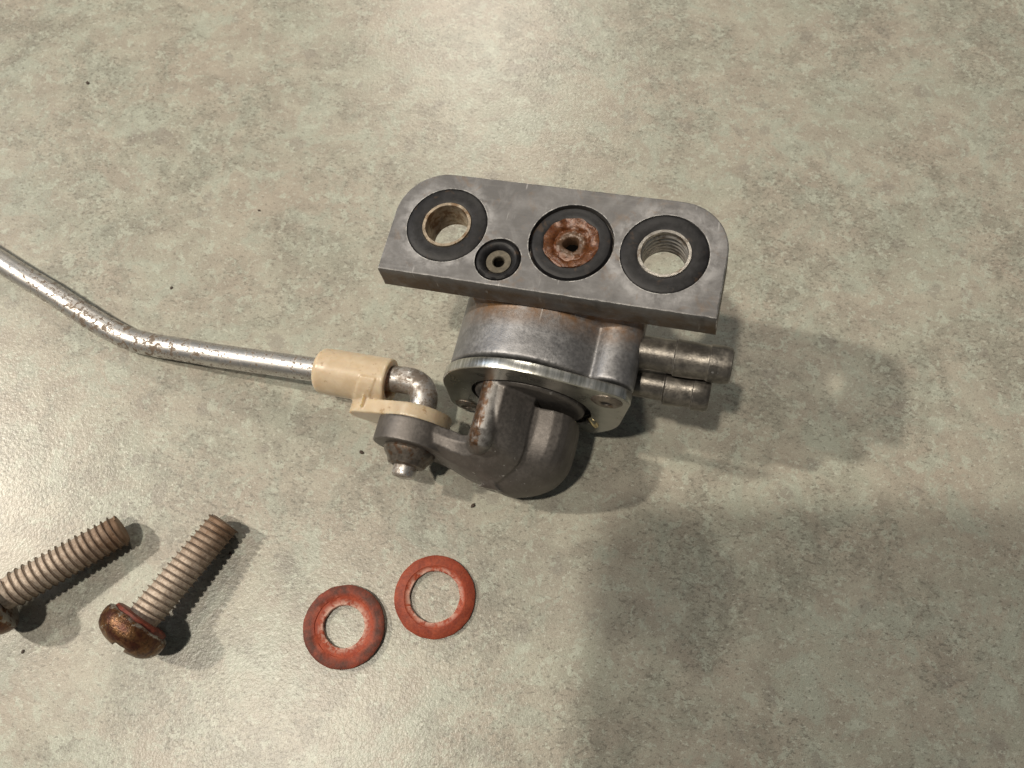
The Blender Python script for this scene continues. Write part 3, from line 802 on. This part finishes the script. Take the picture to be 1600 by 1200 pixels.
link = loft([[hinge+ea*s*1.3+u*2.4*vv for s, vv, u in ((-1, -1, up), (1, -1, up), (1, 1, up), (-1, 1, up))],
             [cb+ax*0.5+side*4.3+ea*s*1.2+up*(vv*2.2-1) for s, vv in ((-1, -1), (1, -1), (1, 1), (-1, 1))]])
clip = fused('clip', [sl, band, link, tpw], 0.2, 5, M['clip'], rod_root, ROD_O)

# ================================================================== screws
def make_screw(name, label, head_px, tip_px, roll, collar=True):
    """head_px / tip_px: (photo px, py, axis height) of the head's underside and of the thread end"""
    hb = cam_pt(*head_px); tip = cam_pt(*tip_px)
    axv = (tip-hb); L = axv.length; axv.normalize()
    root = bpy.data.objects.new(name, None); C.objects.link(root); root.empty_display_size = 0.005
    X, Y, A = frame(axv)
    rot = Matrix((X, Y, A)).transposed() @ Matrix.Rotation(roll, 3, 'Z')
    root.matrix_world = Matrix.Translation(hb*MM) @ rot.to_4x4()
    tag(root, label, 'screw', 'rusty screws lying on the counter')
    # helical thread
    pitch, seg, r0, r1 = 1.22, 40, 2.78, 3.32
    prof = [(0.0, 0.0), (0.25, 0.12), (0.56, 0.10), (0.66, 0.55), (0.745, 1.0), (0.80, 1.0), (0.87, 0.45), (0.95, 0.0)]
    turns = int((L-0.3)/pitch)
    V = []; F = []; k = len(prof); nst = turns*seg
    for i in range(nst+1):
        t = 2*PI*i/seg; z0 = 0.3+pitch*i/seg
        fade = min(1.0, (nst-i)/(seg*0.7)+0.25)
        for u, h in prof:
            wobble = 0.07*noise.noise(Vector((math.cos(t)*2, math.sin(t)*2, z0*0.8+roll)))
            r = r0+(r1-r0)*h*fade+wobble
            V.append((r*math.cos(t), r*math.sin(t), min(z0+u*pitch, L)))
    for i in range(nst):
        for j in range(k-1):
            F.append((i*k+j, i*k+j+1, (i+1)*k+j+1, (i+1)*k+j))
    # join successive turns
    for i in range(nst-seg):
        F.append((i*k+k-1, (i+1)*k+k-1, (i+1+seg)*k, (i+seg)*k))
    core = lathe([(0, -0.5), (r0, -0.5), (r0+0.02, L-0.4), (r0-0.3, L), (r0-0.9, L+0.03), (0, L-0.15)], (0, 0, 0), (0, 0, 1), 40, False, 0.1, roll)
    th = join((V, F), core)
    mesh_obj('thread', th[0], th[1], M['thread'], root, True, (0, 0, 0), 55)
    # red fibre remnant under the head
    cl = lathe([(2.6, 0.15), (4.6, 0.15), (5.15, -0.1), (5.3, -0.75), (2.6, -0.75)], (0, 0, 0), (0, 0, 1), 48, True, 0.15, roll)
    if collar: mesh_obj('fibre_collar', cl[0], cl[1], M['collar'], root)
    # pan head with a crossed recess pressed into the crown
    rings = [(5.6, -0.7), (6.05, -0.95), (6.25, -1.5), (6.28, -2.3), (6.1, -3.3), (5.55, -4.3), (4.7, -5.05), (3.7, -5.5), (3.0, -5.7), (2.3, -5.8), (1.7, -5.87), (1.1, -5.92), (0.5, -5.95)]
    V = []; F = []; sg = 72
    for r, h in rings:
        for q in range(sg):
            t = 2*PI*q/sg; x, y = r*math.cos(t), r*math.sin(t); zz = h
            m1 = min(abs(x), abs(y)); m2 = max(abs(x), abs(y))
            if r < 4.6:
                wslot = max(0.0, min(1.0, (1.05-m1)/0.35)); lslot = max(0.0, min(1.0, (4.0-m2)/0.9))
                zz += 2.2*wslot*lslot
            zz += 0.16*noise.noise(Vector((x*0.7, y*0.7, h+roll*5)))
            V.append((x, y, zz))
    for i in range(len(rings)-1):
        for q in range(sg):
            q2 = (q+1) % sg
            F.append((i*sg+q, i*sg+q2, (i+1)*sg+q2, (i+1)*sg+q))
    F.append(tuple(range((len(rings)-1)*sg, len(rings)*sg)))
    V.append((0, 0, -0.7)); c = len(V)-1
    for q in range(sg): F.append((c, q, (q+1) % sg))
    mesh_obj('head', V, F, M['head'], root, True, (0, 0, 0), 70)
    return root
make_screw('screw', 'rusty pan-head screw with its whole head in view, nearer the red washers', (223, 967, 6.35), (351, 817, 3.4), 0.4)
make_screw('screw', 'rusty screw whose head is cut off by the left edge of the picture', (7, 929, 6.35), (192, 826, 3.4), 1.1, False)

# ================================================================== washers
def washer(label, px, ro, ri, prof, m, seed):
    p = cam_pt(px[0], px[1], 1.0); p.z = 0.02
    v, f = lathe(prof, (0, 0, 0), (0, 0, 1), 96, True, 0.12, seed)
    o = mesh_obj('fibre_washer', v, f, m, None, True, (0, 0, 0), 40)
    o.location = p*MM
    o.rotation_euler = (0, 0, seed)
    tag(o, label, 'washer', 'red fibre washers')
    return o
washer('dark-rimmed red fibre washer with the smaller hole, nearer the screws', (537.5, 979), 7.5, 3.8,
       [(3.8, 0.1), (3.8, 1.0), (3.95, 1.15), (5.3, 1.25), (5.45, 1.4), (7.1, 1.55), (7.5, 1.35), (7.55, 0.9), (7.5, 0.0), (4.2, 0.0)], M['washer_a'], 0.7)
washer('brighter red fibre washer with the wider hole, nearer the petcock lever', (679, 932), 7.6, 4.7,
       [(4.7, 0.0), (4.7, 0.9), (4.8, 1.0), (5.5, 1.05), (5.75, 1.25), (7.3, 0.95), (7.62, 0.7), (7.65, 0.0)], M['washer_b'], 2.9)

# ================================================================== specks of dirt
spots = [((739, 790), 0.42, 'dark crumb on the counter below the elbow of the lever'),
         ((565, 707), 0.40, 'dark crumb on the counter left of the lever pin'),
         ((268, 450), 0.30, 'dark crumb on the counter above the bend of the rod'),
         ((137, 130), 0.42, 'dark crumb on the bare counter at the upper left'),
         ((36, 1018), 0.30, 'dark crumb on the counter below the cut-off screw'),
         ((405, 329), 0.26, 'tiny dark crumb midway between rod and top edge'),
         ((360, 866), 0.34, 'rust flake beside the tip of the whole screw')]
for (px, r, lab) in spots:
    p = cam_pt(px[0], px[1], 0.0)
    V = []; F = []
    bm = bmesh.new(); bmesh.ops.create_icosphere(bm, subdivisions=2, radius=1)
    for v in bm.verts:
        k = 1+0.45*noise.noise(v.co*1.6+Vector((px[0], px[1], 0)))
        V.append((v.co.x*r*k*1.2, v.co.y*r*k*0.85, v.co.z*r*0.45*k+r*0.4))
    F = [tuple(v.index for v in f.verts) for f in bm.faces]; bm.free()
    o = mesh_obj('crumb', V, F, M['crumb']); o.location = p*MM; o.rotation_euler[2] = px[0]
    tag(o, lab, 'crumb', 'crumbs of dirt on the counter')

# ================================================================== the phone that takes the picture (its shadow falls across the counter)
ph = bpy.data.objects.new('phone', None); C.objects.link(ph)
ph.matrix_world = Matrix.Translation((0, 0, CAM_H*MM)) @ Matrix.Rotation(TILT, 4, "X")
body = mesh_obj('phone_body', *prism(hull([(round(a, 4), round(b, 4)) for cx, cy in ((-24, 2), (108, 2), (-24, -56), (108, -56)) for a, b in circ(cx, cy, 9, 24)]), 'z', 3.0, 11.0), M['phone'], ph)
tag(ph, 'dark phone held over the counter, just out of frame, shading the counter', 'phone')
